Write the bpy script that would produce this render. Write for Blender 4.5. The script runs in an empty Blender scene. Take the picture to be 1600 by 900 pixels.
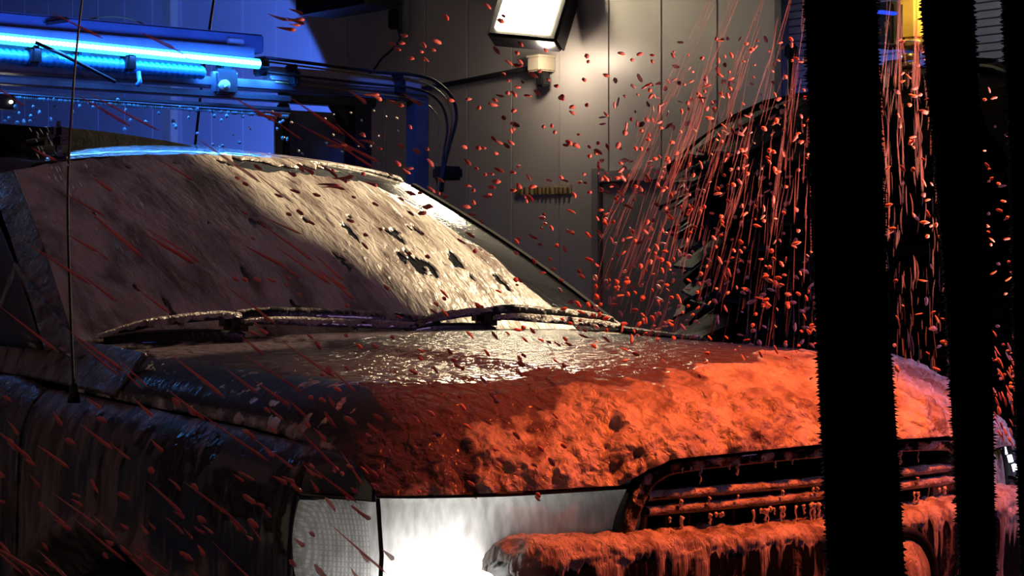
import bpy, bmesh, math, random
import numpy as np
from mathutils import Vector, Matrix
random.seed(7)
rng = np.random.default_rng(11)
SC = bpy.context.scene
COL = SC.collection
PI = math.pi

# ------------------------------------------------------------------ camera
CAM = np.array([-2.850, -2.660, 1.3725]); YAW = .69203; PIT = -.007; FPX = 3166.3
cd = bpy.data.cameras.new('camera'); cd.sensor_width = 36; cd.lens = FPX * 36 / 1600
cd.clip_start = .05; cd.clip_end = 60
cam = bpy.data.objects.new('camera', cd); COL.objects.link(cam)
cam.location = CAM; cam.rotation_euler = (PI / 2 + PIT, 0, -YAW)
SC.camera = cam
FW = np.array([math.sin(YAW) * math.cos(PIT), math.cos(YAW) * math.cos(PIT), math.sin(PIT)])
RT = np.array([math.cos(YAW), -math.sin(YAW), 0]); UP = np.cross(RT, FW)

# ------------------------------------------------------------------ world, exposure
SC.view_settings.view_transform = 'Standard'; SC.view_settings.look = 'None'
SC.view_settings.gamma = 1; SC.view_settings.exposure = 0; SC.view_settings.use_curve_mapping = False
w = bpy.data.worlds.new('world'); SC.world = w; w.use_nodes = True
w.node_tree.nodes['Background'].inputs[0].default_value = (.35, .25, .5, 1)
w.node_tree.nodes['Background'].inputs[1].default_value = .018

# ------------------------------------------------------------------ large lights
def light(kind, loc, target, color, energy, **kw):
    l = bpy.data.lights.new(kind.lower() + '_lamp', kind); l.color = color; l.energy = energy
    for k, v in kw.items(): setattr(l, k, v)
    o = bpy.data.objects.new(l.name, l); COL.objects.link(o); o.location = loc
    d = Vector(target) - Vector(loc); o.rotation_euler = d.to_track_quat('-Z', 'Y').to_euler()
    return o
WARM = (1, .72, .36)
# flood lamp on the side wall (in view) and its partner over the windshield (above the frame)
light('AREA', (2.93, 4.40, 2.60), (1.2, 3.0, 1.2), (1, .82, .55), 3, shape='RECTANGLE', size=.20, size_y=.16)
light('POINT', (2.99, 4.17, 2.365), (3.22, 4.15, 2.2), (1, .80, .58), 9, shadow_soft_size=.05)
light('SPOT', (2.3, 1.5, 3.1), (.0, 1.6, 1.42), (1, .76, .46), 720, spot_size=.67, spot_blend=.25, shadow_soft_size=.022)
# red wash light over the nose of the car
light('SPOT', (.40, -.60, 2.5), (-.02, -.05, 1.0), (1, .13, .02), 215, spot_size=1.0, spot_blend=.75, shadow_soft_size=.08)
light('SPOT', (-2.0, -1.7, 3.1), (-1.55, -.3, 1.2), (1, .22, .16), 16, spot_size=.75, spot_blend=.6, shadow_soft_size=.2)  # added red fill for the streaks on the left
light('SPOT', (1.05, -.95, 1.15), (-.35, .65, 2.38), (1, .34, .24), 340, spot_size=.86, spot_blend=.5, shadow_soft_size=.08)  # added red fill aimed up at the flecks before the wall
light('SPOT', (1.15, 2.75, 2.2), (1.52, 3.25, 1.92), (.07, .17, 1), 10, spot_size=.75, spot_blend=.6, shadow_soft_size=.04)  # added blue spot, brightens the gantry post as LED light
light('SPOT', (2.5, 1.3, 2.95), (3.2, 1.8, 2.45), (.95, .90, .95), 13, spot_size=1.5, spot_blend=1, shadow_soft_size=.05)  # added pale spot that greys the upper shutter
# violet spot from the right, unseen yellow spot for the far corner
light('SPOT', (1.9, -.9, 2.3), (.86, .22, 1.05), (.70, .42, 1), 80, spot_size=.62, spot_blend=.8, shadow_soft_size=.1)
light('AREA', (1.5, -1.4, 2.4), (.7, .2, 1.0), (.72, .42, 1), 4, shape='RECTANGLE', size=.4, size_y=.4)
light('SPOT', (2.1, -.9, 1.5), (.95, .15, .85), (1, .85, .3), 9, spot_size=.6, spot_blend=.6, shadow_soft_size=.05)
# added blue spots: hidden one edges the wall's wash, another accents the shutter
_p = lambda px, py, d: tuple(CAM + d * (FW + (px - 800) / FPX * RT - (py - 450) / FPX * UP))
light('SPOT', _p(255, 292, 8.6), _p(255, 292, 10.8), (.06, .17, 1), 520, spot_size=2 * math.atan(350 * 10.8 / FPX / 2.2), spot_blend=.06, shadow_soft_size=.02)
light('SPOT', (2.8, 2.35, 2.0), (3.2, 2.45, 2.02), (.06, .15, 1), 9, spot_size=1.9, spot_blend=1, shadow_soft_size=.05)

# ------------------------------------------------------------------ materials
def mat(name, base=(.5, .5, .5), rough=.5, metal=0, emit=None, es=0, coat=0, bump=None, alpha=1, noise=None):
    m = bpy.data.materials.new(name); m.use_nodes = True
    nt = m.node_tree; b = nt.nodes['Principled BSDF']
    b.inputs['Base Color'].default_value = (*base, 1); b.inputs['Roughness'].default_value = rough
    b.inputs['Metallic'].default_value = metal; b.inputs['Coat Weight'].default_value = coat
    b.inputs['Alpha'].default_value = alpha
    if emit: b.inputs['Emission Color'].default_value = (*emit, 1); b.inputs['Emission Strength'].default_value = es
    if noise or bump:
        tc = nt.nodes.new('ShaderNodeTexCoord')
    if noise:                                        # (scale, second colour)
        n = nt.nodes.new('ShaderNodeTexNoise'); n.inputs['Scale'].default_value = noise[0]; n.inputs['Detail'].default_value = 4
        nt.links.new(tc.outputs['Object'], n.inputs['Vector'])
        r = nt.nodes.new('ShaderNodeMapRange'); r.inputs[1].default_value = .35; r.inputs[2].default_value = .65
        mx = nt.nodes.new('ShaderNodeMix'); mx.data_type = 'RGBA'
        mx.inputs[6].default_value = (*base, 1); mx.inputs[7].default_value = (*noise[1], 1)
        nt.links.new(n.outputs['Fac'], r.inputs[0]); nt.links.new(r.outputs[0], mx.inputs[0])
        nt.links.new(mx.outputs[2], b.inputs['Base Color'])
    if bump:                                         # (scale, strength, distance, stretch)
        n = nt.nodes.new('ShaderNodeTexNoise'); n.inputs['Scale'].default_value = bump[0]; n.inputs['Detail'].default_value = 5
        mp = nt.nodes.new('ShaderNodeMapping'); mp.inputs['Scale'].default_value = bump[3] if len(bump) > 3 else (1, 1, 1)
        nt.links.new(tc.outputs['Object'], mp.inputs[0]); nt.links.new(mp.outputs[0], n.inputs['Vector'])
        bp = nt.nodes.new('ShaderNodeBump'); bp.inputs['Strength'].default_value = bump[1]; bp.inputs['Distance'].default_value = bump[2]
        nt.links.new(n.outputs['Fac'], bp.inputs['Height']); nt.links.new(bp.outputs[0], b.inputs['Normal'])
    return m

def foamy(name, paint=(.004, .006, .022), foam=(.72, .66, .62), film=(.20, .155, .17), stretch=(1, 1, 1), nscale=30,
          prough=.18, fbump=.8, filmstretch=(1, 1, 1), thr=.45):
    """paint / thin wet film / thick foam chosen by the mesh attributes foam and film, edges broken by noise"""
    m = bpy.data.materials.new(name); m.use_nodes = True
    nt = m.node_tree; N = nt.nodes; L = nt.links; N.clear()
    out = N.new('ShaderNodeOutputMaterial')
    tc = N.new('ShaderNodeTexCoord')
    def nz(scale, st, detail=5, dist=0):
        mp = N.new('ShaderNodeMapping'); mp.inputs['Scale'].default_value = st
        n = N.new('ShaderNodeTexNoise'); n.inputs['Scale'].default_value = scale; n.inputs['Detail'].default_value = detail
        n.inputs['Distortion'].default_value = dist
        L.new(tc.outputs['Object'], mp.inputs[0]); L.new(mp.outputs[0], n.inputs['Vector']); return n.outputs['Fac']
    def attr(a):
        n = N.new('ShaderNodeAttribute'); n.attribute_name = a; return n.outputs['Fac']
    def mth(op, a, b=None, c=None):
        n = N.new('ShaderNodeMath'); n.operation = op
        for i, v in enumerate((a, b, c)):
            if v is None: continue
            if isinstance(v, (int, float)): n.inputs[i].default_value = v
            else: L.new(v, n.inputs[i])
        return n.outputs[0]
    def ramp(v, a, b):
        n = N.new('ShaderNodeMapRange'); n.inputs[1].default_value = a; n.inputs[2].default_value = b; n.clamp = True
        L.new(v, n.inputs[0]); return n.outputs[0]
    def bsdf(col, rough, coat=0, spec=.5):
        b = N.new('ShaderNodeBsdfPrincipled'); b.inputs['Base Color'].default_value = (*col, 1)
        b.inputs['Roughness'].default_value = rough; b.inputs['Coat Weight'].default_value = coat
        b.inputs['Specular IOR Level'].default_value = spec; return b
    def bmp(h, s, d):
        b = N.new('ShaderNodeBump'); b.inputs['Strength'].default_value = s; b.inputs['Distance'].default_value = d
        L.new(h, b.inputs['Height']); return b.outputs[0]
    P = bsdf(paint, prough, .6); Fi = bsdf(film, .20, .0, .16); Fo = bsdf(foam, .24, .0, .5)
    L.new(bmp(nz(90, filmstretch, 3), .35, .004), P.inputs['Normal'])
    hf = nz(34, (1, 1, 1), 3, .3)
    L.new(bmp(hf, 1, .016), Fi.inputs['Normal'])
    fn = nz(nscale * 2.6, stretch, 7, .6)
    L.new(bmp(fn, fbump, .012), Fo.inputs['Normal'])
    # colour variation of the foam: dense to watery
    cm = N.new('ShaderNodeMix'); cm.data_type = 'RGBA'
    cm.inputs[6].default_value = (foam[0] * .34, foam[1] * .28, foam[2] * .28, 1); cm.inputs[7].default_value = (*foam, 1)
    L.new(ramp(nz(nscale * .55, stretch, 4, .6), .35, .6), cm.inputs[0]); L.new(cm.outputs[2], Fo.inputs['Base Color'])
    edge = nz(nscale, stretch, 6, .5)
    mf = ramp(mth('ADD', mth('MULTIPLY', attr('film'), 1.2), mth('MULTIPLY', edge, .8)), .80, 1.05)
    mo = ramp(mth('ADD', mth('MULTIPLY', attr('foam'), 1.2), mth('MULTIPLY', edge, .8)), .55 + thr * .55, .72 + thr * .55)
    m1 = N.new('ShaderNodeMixShader'); L.new(mf, m1.inputs[0]); L.new(P.outputs[0], m1.inputs[1]); L.new(Fi.outputs[0], m1.inputs[2])
    m2 = N.new('ShaderNodeMixShader'); L.new(mo, m2.inputs[0]); L.new(m1.outputs[0], m2.inputs[1]); L.new(Fo.outputs[0], m2.inputs[2])
    L.new(m2.outputs[0], out.inputs[0])
    return m

M = dict(
    black=mat('black_rubber', (.006, .006, .007), .6, bump=(60, .4, .003)),
    felt=mat('black_felt', (.0015, .0015, .0015), 1, bump=(300, .5, .002)),
    brush=mat('black_brush_foam', (.005, .005, .006), .7, bump=(25, .5, .01)),
    wall=mat('wall_cladding', (.50, .47, .46), .42, noise=(1.2, (.42, .40, .40)), bump=(3, .3, .02, (1, .4, .15))),
    ceiling=mat('ceiling_sheet', (.22, .22, .24), .6, bump=(4, .3, .01)),
    floor=mat('wet_concrete', (.09, .085, .08), .2, noise=(3, (.04, .04, .04)), bump=(20, .5, .01)),
    frame=mat('painted_steel', (.16, .17, .20), .35, .4, noise=(8, (.10, .11, .14))),
    bluelit=mat('blue_lit_steel', (.10, .13, .22), .5, .2, noise=(8, (.07, .09, .17))),  # blue of the LED wash is mixed into this steel's colour
    pale=mat('pale_aluminium', (.42, .41, .42), .4, .3, noise=(6, (.33, .32, .33))),
    dark=mat('dark_steel', (.012, .012, .016), .45, .3, bump=(30, .2, .003)),
    shutter=mat('shutter_slats', (.36, .37, .42), .4, .2, noise=(4, (.28, .29, .33))),
    led=mat('blue_led', (.1, .3, 1), .4, emit=(.02, .36, 1), es=8),
    ledcore=mat('blue_led_core', (.3, .6, 1), .4, emit=(.40, .88, 1), es=16),
    acryl=mat('cyan_lit_hose', (.05, .35, .8), .25, coat=.5),  # cyan cast of the LED put into the hose colour
    blueglint=mat('dim_blue_glint', (.05, .1, .6), .4, emit=(.03, .09, 1), es=.9),
    flood=mat('flood_lens', (1, .95, .8), .4, emit=(1, .86, .55), es=100),
    white=mat('white_lamp', (1, 1, 1), .4, emit=(1, .93, .75), es=7),
    dash=mat('white_dash_glow', (1, 1, 1), .4, emit=(.85, .95, 1), es=3),
    beige=mat('beige_plastic', (.50, .44, .34), .5, noise=(10, (.42, .37, .29))),
    yellow=mat('yellow_column', (.75, .50, .12), .4, noise=(12, (.6, .38, .08)), bump=(30, .3, .003)),
    brass=mat('brass', (.85, .60, .22), .3, .9, noise=(20, (.6, .4, .12))),
    yhose=mat('yellow_hose', (.30, .22, .06), .5, noise=(20, (.2, .15, .05))),
    dial=mat('dial_white', (.85, .85, .82), .4, noise=(30, (.7, .7, .68))),
    chrome=mat('dark_chrome', (.03, .03, .034), .38, .5, bump=(40, .3, .002)),
    bulb=mat('headlight_bulb', (1, 1, 1), .4, emit=(1, .98, .92), es=6),
    reflector=mat('headlight_reflector', (.75, .75, .72), .25, .8, bump=(30, .5, .01, (1, 1, .1))),
)
M['brush'].node_tree.nodes['Principled BSDF'].inputs['Specular IOR Level'].default_value = .12
M['hood'] = foamy('hood_foam', film=(.13, .095, .115), filmstretch=(.35, 1.3, 1), stretch=(1, .8, .8), nscale=22, fbump=.9)
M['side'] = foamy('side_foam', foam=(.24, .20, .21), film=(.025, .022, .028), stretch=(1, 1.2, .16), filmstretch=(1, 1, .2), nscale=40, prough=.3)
M['nose'] = foamy('bumper_foam', paint=(.008, .008, .010), stretch=(1.3, 1.3, .14), filmstretch=(1, 1, .2), nscale=34, prough=.3)
M['glass'] = foamy('windshield_foam', paint=(.006, .006, .009), foam=(.66, .60, .55), stretch=(1.3, .4, .4), nscale=24, prough=.12, fbump=.7)
M['trim'] = foamy('trim_foam', paint=(.006, .006, .006), foam=(.70, .62, .54), stretch=(1, 1, 1), nscale=45, prough=.3)

# headlight lens: frosted by foam, light passes through it from the bulb behind
def lens_mat():
    m = bpy.data.materials.new('foam_frosted_lens'); m.use_nodes = True; nt = m.node_tree; N = nt.nodes; L = nt.links; N.clear()
    out = N.new('ShaderNodeOutputMaterial'); tr = N.new('ShaderNodeBsdfTranslucent'); df = N.new('ShaderNodeBsdfPrincipled')
    tc = N.new('ShaderNodeTexCoord'); n = N.new('ShaderNodeTexNoise'); n.inputs['Scale'].default_value = 70; n.inputs['Detail'].default_value = 6
    mp = N.new('ShaderNodeMapping'); mp.inputs['Scale'].default_value = (1, 1, .25)
    L.new(tc.outputs['Object'], mp.inputs[0]); L.new(mp.outputs[0], n.inputs[0])
    r = N.new('ShaderNodeMapRange'); r.inputs[1].default_value = .3; r.inputs[2].default_value = .65; r.inputs[3].default_value = .5; r.inputs[4].default_value = .9
    L.new(n.outputs['Fac'], r.inputs[0]); L.new(r.outputs[0], tr.inputs[0])
    sx = N.new('ShaderNodeSeparateXYZ'); L.new(tc.outputs['Object'], sx.inputs[0])
    def mm(op, a, b):
        q = N.new('ShaderNodeMath'); q.operation = op
        for i, v in enumerate((a, b)):
            if isinstance(v, (int, float)): q.inputs[i].default_value = v
            else: L.new(v, q.inputs[i])
        return q.outputs[0]
    gx = mm('GREATER_THAN', mm('SINE', mm('MULTIPLY', sx.outputs[0], 1700), 0), .1); gz = mm('GREATER_THAN', mm('SINE', mm('MULTIPLY', sx.outputs[2], 700), 0), -.7)
    side = mm('MULTIPLY', mm('LESS_THAN', sx.outputs[0], -.862), .35)
    pat = mm('SUBTRACT', 1, mm('MULTIPLY', side, mm('SUBTRACT', 1, mm('MULTIPLY', gx, gz))))
    vm = N.new('ShaderNodeVectorMath'); vm.operation = 'SCALE'; L.new(r.outputs[0], vm.inputs[0]); L.new(pat, vm.inputs['Scale']); L.new(vm.outputs[0], tr.inputs[0])
    df.inputs['Base Color'].default_value = (.42, .40, .39, 1); df.inputs['Roughness'].default_value = .25
    b = N.new('ShaderNodeBump'); b.inputs['Strength'].default_value = .5; b.inputs['Distance'].default_value = .005
    L.new(n.outputs['Fac'], b.inputs['Height']); L.new(b.outputs[0], df.inputs['Normal'])
    mx = N.new('ShaderNodeMixShader'); mx.inputs[0].default_value = .35
    L.new(tr.outputs[0], mx.inputs[1]); L.new(df.outputs[0], mx.inputs[2]); L.new(mx.outputs[0], out.inputs[0])
    return m
M['lens'] = lens_mat()
def foam_mat(name, col, rough=.45, ss=.3):
    m = mat(name, col, rough, bump=(120, .4, .002)); b = m.node_tree.nodes['Principled BSDF']
    b.inputs['Subsurface Weight'].default_value = ss; b.inputs['Subsurface Scale'].default_value = .01
    return m
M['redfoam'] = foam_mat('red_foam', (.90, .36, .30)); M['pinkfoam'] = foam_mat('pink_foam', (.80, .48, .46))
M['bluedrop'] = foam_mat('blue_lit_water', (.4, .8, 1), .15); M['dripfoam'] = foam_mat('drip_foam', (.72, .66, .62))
def water_mat(name, col, a):
    m = mat(name, col, .3, alpha=a, bump=(80, .3, .002)); return m
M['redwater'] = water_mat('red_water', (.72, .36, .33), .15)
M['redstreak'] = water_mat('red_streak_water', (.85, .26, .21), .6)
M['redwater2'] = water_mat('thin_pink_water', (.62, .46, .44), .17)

# ------------------------------------------------------------------ helpers
def link(name, me, m=None, parent=None):
    o = bpy.data.objects.new(name, me); COL.objects.link(o)
    if m is not None and not me.materials: me.materials.append(m)
    if parent is not None: o.parent = parent
    return o
def tag(o, label=None, cat=None, group=None, kind=None):
    for k, v in (('label', label), ('category', cat), ('group', group), ('kind', kind)):
        if v: o[k] = v
    return o
def empty(name, loc, label, cat, group=None):
    o = bpy.data.objects.new(name, None); COL.objects.link(o); o.location = loc; o.empty_display_size = .1
    return tag(o, label, cat, group)
def settle(root):      # children were modelled in world space: move them into the frame of their parent
    bpy.context.view_layer.update()
    for c in root.children:
        c.matrix_parent_inverse = root.matrix_world.inverted()
class MB:
    def __init__(s): s.v = []; s.f = []
    def add(s, v, f):
        n = len(s.v); s.v += [tuple(p) for p in v]; s.f += [tuple(i + n for i in q) for q in f]; return s
    def box(s, c, d, R=None, bev=0):
        x, y, z = (k / 2 for k in d)
        if bev: return s.bevbox(c, d, bev, R)
        P = [Vector((i * x, j * y, k * z)) for i in (-1, 1) for j in (-1, 1) for k in (-1, 1)]
        if R: P = [R @ p for p in P]
        c = Vector(c)
        return s.add([c + p for p in P], [(0, 1, 3, 2), (4, 6, 7, 5), (0, 4, 5, 1), (2, 3, 7, 6), (0, 2, 6, 4), (1, 5, 7, 3)])
    def bevbox(s, c, d, b, R=None):
        bm = bmesh.new(); bmesh.ops.create_cube(bm, size=1); bmesh.ops.scale(bm, vec=d, verts=bm.verts)
        bmesh.ops.bevel(bm, geom=list(bm.edges), offset=b, segments=2, affect='EDGES')
        if R: bmesh.ops.transform(bm, matrix=R.to_4x4(), verts=bm.verts)
        bm.verts.ensure_lookup_table(); c = Vector(c)
        s.add([c + v.co for v in bm.verts], [[v.index for v in f.verts] for f in bm.faces]); bm.free(); return s
    def tube(s, pts, r, n=10, cap=True):
        pts = [Vector(p) for p in pts]; rs = r if isinstance(r, (list, tuple)) else [r] * len(pts)
        v = []; f = []; prev = None
        for i, p in enumerate(pts):
            t = (pts[min(i + 1, len(pts) - 1)] - pts[max(i - 1, 0)]).normalized()
            a = prev - t * prev.dot(t) if prev is not None else t.orthogonal()
            a.normalize(); prev = a; b = t.cross(a)
            v += [p + (a * math.cos(k * 2 * PI / n) + b * math.sin(k * 2 * PI / n)) * rs[i] for k in range(n)]
        for i in range(len(pts) - 1):
            for k in range(n): f.append((i * n + k, i * n + (k + 1) % n, (i + 1) * n + (k + 1) % n, (i + 1) * n + k))
        if cap: f.append(tuple(range(n))[::-1]); f.append(tuple(range((len(pts) - 1) * n, len(pts) * n)))
        return s.add(v, f)
    def build(s, name, m, parent=None, smooth=False):
        me = bpy.data.meshes.new(name); me.from_pydata(s.v, [], s.f); me.update()
        if smooth: me.polygons.foreach_set('use_smooth', [True] * len(me.polygons))
        return link(name, me, m, parent)
def spline(P, n=12):
    P = [Vector(p) for p in P]; out = []
    for i in range(len(P) - 1):
        a, b, c, d = P[max(i - 1, 0)], P[i], P[i + 1], P[min(i + 2, len(P) - 1)]
        for k in range(n):
            t = k / n
            out.append(.5 * ((2 * b) + (c - a) * t + (2 * a - 5 * b + 4 * c - d) * t * t + (3 * b - a - 3 * c + d) * t ** 3))
    return out + [P[-1]]
# vectorised gradient-like value noise
_T = rng.random((64, 64, 64))
def vnoise(p):
    i = np.floor(p).astype(int); t = p - i; t = t * t * (3 - 2 * t); r = 0
    for a in (0, 1):
        for b in (0, 1):
            for c in (0, 1):
                w_ = (t[..., 0] if a else 1 - t[..., 0]) * (t[..., 1] if b else 1 - t[..., 1]) * (t[..., 2] if c else 1 - t[..., 2])
                r = r + w_ * _T[(i[..., 0] + a) % 64, (i[..., 1] + b) % 64, (i[..., 2] + c) % 64]
    return r
def fbm(p, scale, st=(1, 1, 1), o=4):
    q = p * np.array(st) * scale + 17.3; r = 0; a = 1; s_ = 0
    for k in range(o): r = r + a * vnoise(q); s_ += a; a *= .5; q = q * 2.03 + 5.1
    return r / s_
def sst(a, b, x): t = np.clip((x - a) / (b - a), 0, 1); return t * t * (3 - 2 * t)
def interp(x, xs, ys): return np.interp(x, xs, ys)
def sheet(name, P, m, parent, foam=None, film=None, disp=None, flip=False, thick=0):
    """P (n,m,3) grid -> mesh with foam / film attributes, pushed out along the normal by disp"""
    n, k = P.shape[:2]
    du = np.gradient(P, axis=1); dv = np.gradient(P, axis=0); N = np.cross(du, dv)
    if flip: N = -N
    N /= np.linalg.norm(N, axis=2, keepdims=True) + 1e-9
    if disp is not None: P = P + N * disp[..., None]
    idx = np.arange(n * k).reshape(n, k)
    f = np.stack([idx[:-1, :-1], idx[:-1, 1:], idx[1:, 1:], idx[1:, :-1]], -1).reshape(-1, 4)
    if flip: f = f[:, ::-1]
    V = P.reshape(-1, 3)
    if thick:
        V = np.concatenate([V, (P - N * thick).reshape(-1, 3)]); g = f[:, ::-1] + n * k
        rim = np.concatenate([idx[0, :], idx[1:, -1], idx[-1, -2::-1], idx[-2:0:-1, 0]]); nx = np.roll(rim, -1)
        side = np.stack([nx, rim, rim + n * k, nx + n * k], -1)
        if flip: side = side[:, ::-1]
        f = np.concatenate([f, g, side])
    me = bpy.data.meshes.new(name); me.from_pydata(V.tolist(), [], f.tolist()); me.update()
    for a, d in (('foam', foam), ('film', film)):
        at = me.attributes.new(a, 'FLOAT', 'POINT')
        z = np.zeros(n * k) if d is None else np.broadcast_to(d, (n, k)).ravel().astype(float)
        if thick: z = np.concatenate([z, z * 0])
        at.data.foreach_set('value', z)
    me.polygons.foreach_set('use_smooth', [True] * len(me.polygons))
    return link(name, me, m, parent)
def grid(a, b): return np.meshgrid(a, b)

#@@STRUCTURE
# ------------------------------------------------------------------ the setting
def struct(name, o): o.name = name; o['kind'] = 'structure'; return o
WX = 3.2
struct('floor', MB().box((.2, 2.5, -.05), (6.2, 19, .1)).build('floor', M['floor']))
struct('ceiling', MB().box((.2, 2.5, 3.65), (6.2, 19, .1)).build('ceiling', M['ceiling']))
struct('wall_left', MB().box((-3.05, 4, 1.8), (.1, 16, 3.6)).build('wall_left', M['wall']))
struct('wall_back', MB().box((.1, 11.95, 1.8), (6.2, .1, 3.6)).build('wall_back', M['wall']))
wr = struct('wall_right', MB().box((WX + .06, 2.5, 1.8), (.06, 19, 3.6)).build('wall_right', M['frame']))
pme = None; y = 2.965
while y < 11.8:
    wd = .335
    if pme is None: o = MB().box((0, 0, 0), (.03, wd - .004, 3.56), bev=.003).build('panel', M['wall'], wr); pme = o.data
    else: o = link('panel', pme, None, wr)
    o.location = (WX + .015, y + wd / 2, 1.8); y += wd
# door in the side wall, between the lamp and the brush
dr = struct('door_2', MB().box((WX - .012, 3.62, .9), (.02, .74, 1.74), bev=.004).build('door_2', M['pale']))
for (c, d) in (((WX - .02, 4.02, .92), (.04, .05, 1.84)), ((WX - .02, 3.22, .92), (.04, .05, 1.84)), ((WX - .02, 3.62, 1.80), (.04, .75, .05))):
    MB().box(c, d, bev=.004).build('door_frame', M['pale'], dr)
MB().box((WX - .04, 3.35, 1.0), (.05, .12, .02), bev=.004).build('door_handle', M['dark'], dr)
# roller shutter behind the brush
sh = struct('door_1', MB().box((WX + .05, 1.70, 1.8), (.02, 2.5, 3.6)).build('door_1', M['dark']))
sl = None
for i in range(86):
    z = 1.0 + i * .030
    if sl is None:
        s_ = MB(); v = []
        for yy in (-1.2, 1.2):
            v += [(0, yy, -.0148), (-.009, yy, -.012), (-.009, yy, .010), (0, yy, .0148)]
        s_.add(v, [(0, 1, 5, 4), (1, 2, 6, 5), (2, 3, 7, 6), (0, 4, 7, 3), (0, 3, 2, 1), (4, 5, 6, 7)])
        o = s_.build('slat', M['shutter'], sh); sl = o.data
    else: o = link('slat', sl, None, sh)
    o.location = (WX + .02, 1.71, z)
for yy in (.48, 2.935): MB().box((WX, yy, 1.8), (.05, .045, 3.6), bev=.005).build('guide_rail', M['frame'], sh)
# vertical conduit strips on the far wall
struct('trim_1', MB().box((WX - .02, 7.75, 2.2), (.05, .10, 2.8), bev=.004).build('trim_1', M['beige']))

# ------------------------------------------------------------------ the car
car = empty('car', (0, 2.0, 0), 'dark blue car covered in white and red-lit foam with its near headlight switched on', 'car')
def sidefac(ax, edge, W, p=2.2):
    q = np.clip((edge - ax) / W, 0, 1); return (1 - (1 - q) ** p) ** .62
def hood_front(X):
    a = np.abs(X); return interp(a, [0, .35, .43, .52, .65, .75, .83, .862], [-.105, -.09, -.07, -.035, 0, .035, .085, .13])
def hood_zf(X):
    a = np.abs(X) - .05 * (X > .2); return interp(a, [0, .36, .405, .46, .862], [1.052, 1.045, 1.03, 1.003, .998])
def hood_zs(Y): return interp(Y, [-.1, .1, .25, .5, .75, 1.3], [1.165, 1.185, 1.198, 1.213, 1.222, 1.238])
def hood_seam(Y): return interp(Y, [.08, .15, .225, .5, 1.02, 1.4], [1.0, 1.056, 1.072, 1.094, 1.121, 1.14])
def hood_surf(X, v):
    ax = np.abs(X)
    Yr = 1.06 + .13 * (ax / .86) ** 2; Yf = hood_front(X)
    Y = Yr + (Yf - Yr) * v
    d = np.clip((Y - Yf) / .30, 0, 1); h = (1 - (1 - d) ** 2.0) ** .72
    zs = hood_zs(Y) - .022 * (ax / .75) ** 2
    ze = hood_seam(Y) * h + hood_zf(X) * (1 - h)
    hs = sidefac(ax, .862, .15)
    zf = hood_zf(X)
    top = zf + (zs - zf) * h
    z = ze + (top - ze) * hs
    # raised power bulge along the middle
    z = z + .012 * sst(.46, .38, ax) * h
    return np.stack([X, Y, z], -1)
nu, nv = 420, 330
uu = np.linspace(-1, 1, nu); X1 = .862 * np.sign(uu) * (1 - (1 - np.abs(uu)) ** 1.25)
v1 = np.linspace(0, 1, nv); v1 = 1 - (1 - v1) ** 1.7
Xg, Vg = grid(X1, v1); P = hood_surf(Xg, Vg)
X, Y, Z = P[..., 0], P[..., 1], P[..., 2]
n1 = fbm(P, 9, (1, 1, 1)); n2 = fbm(P, 26, (1, 1, 1.0)); n3 = fbm(P, 60, (1, .8, .8), 3)
bnd = interp(X, [-.86, -.6, -.3, 0, .2, .4, .86], [.20, .19, .15, .17, .28, .36, .60])
thick = sst(0, .24, bnd - Y + (n1 - .5) * .35)
flank = sst(.735, .775, np.abs(X) + (n1 - .5) * .05) * (X < 0) * sst(.02, .2, Y - hood_front(X))
thick = thick * (1 - .92 * flank)
drib = np.exp(-((X + .72 + .05 * (n2 - .5)) / .022) ** 2) * sst(.22, .10, Y) * sst(-.02, .01, Y - hood_front(X) + .03) + np.exp(-((X + .66) / .012) ** 2) * sst(.14, .22, Y) * sst(.34, .25, Y)
thick = thick * (1 - np.clip(drib, 0, 1) * .95)
film = (1 - flank) * .75 + .12
foam = np.clip(thick * (.72 + .9 * (n2 - .35)), 0, 1.2) + flank * sst(.52, .66, n2 * .5 + n3 * .5) * .55
seamf = sst(.845, .86, np.abs(X)) * .35
front = sst(.16, .02, Y - hood_front(X))
disp = thick * (.004 + .006 * front + (.022 + .028 * front) * np.clip(n2 - .33, 0, 1) * sst(.02, .3, thick) + .012 * (n3 - .4)) + .0006 * (fbm(P, 45, (.4, 1.6, 1)) - .5) * 2
disp = disp * sst(0, .015, .862 - np.abs(X))
sheet('hood', P, M['hood'], car, np.clip(foam + seamf, 0, 1), film, disp, thick=.012, flip=True)

# fenders and front doors: sheets following the side of the body
def side_sheet(s, y0, y1, zlo, name, n=(150, 120), topf=None):
    Yg, Tg = grid(np.linspace(y0, y1, n[0]), np.linspace(0, 1, n[1]))
    zt = topf(Yg); Zg = zt + (zlo - zt) * Tg
    dz = zt - Zg; Xo = .866 + .072 * (1 - np.exp(-dz / .05)) - .05 * sst(.35, .8, dz)
    Xo = Xo - .05 * sst(.45, 0, Yg) ** 2
    arch = np.hypot(Yg - .93, Zg - .38)
    cut = np.clip(.475 - arch, 0, .2)
    Xo = Xo + .022 * np.exp(-((arch - .495) / .022) ** 2) - 1.1 * cut
    P = np.stack([s * Xo, Yg, Zg], -1)
    na = fbm(P, 30, (1, 1, .2)); nb = fbm(P, 12)
    foam = .40 + .6 * (nb - .5) + .35 * (na - .5) + .45 * np.exp(-((Yg - 1.16) / .07) ** 2) + .25 * sst(.03, 0, dz) + .5 * np.exp(-((arch - .5) / .012) ** 2)
    foam = foam - .20 * sst(.95, .6, Yg) * sst(.28, .10, dz)
    if s > 0: foam = foam * 0 + .9
    disp = .010 * np.clip(foam, 0, 1) * (na - .3)
    return sheet(name, P, M['side'] if s < 0 else M['trim'], car, np.clip(foam, 0, 1), .3 + .5 * sst(.5, .6, nb), disp, flip=(s > 0), thick=.01)
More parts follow.
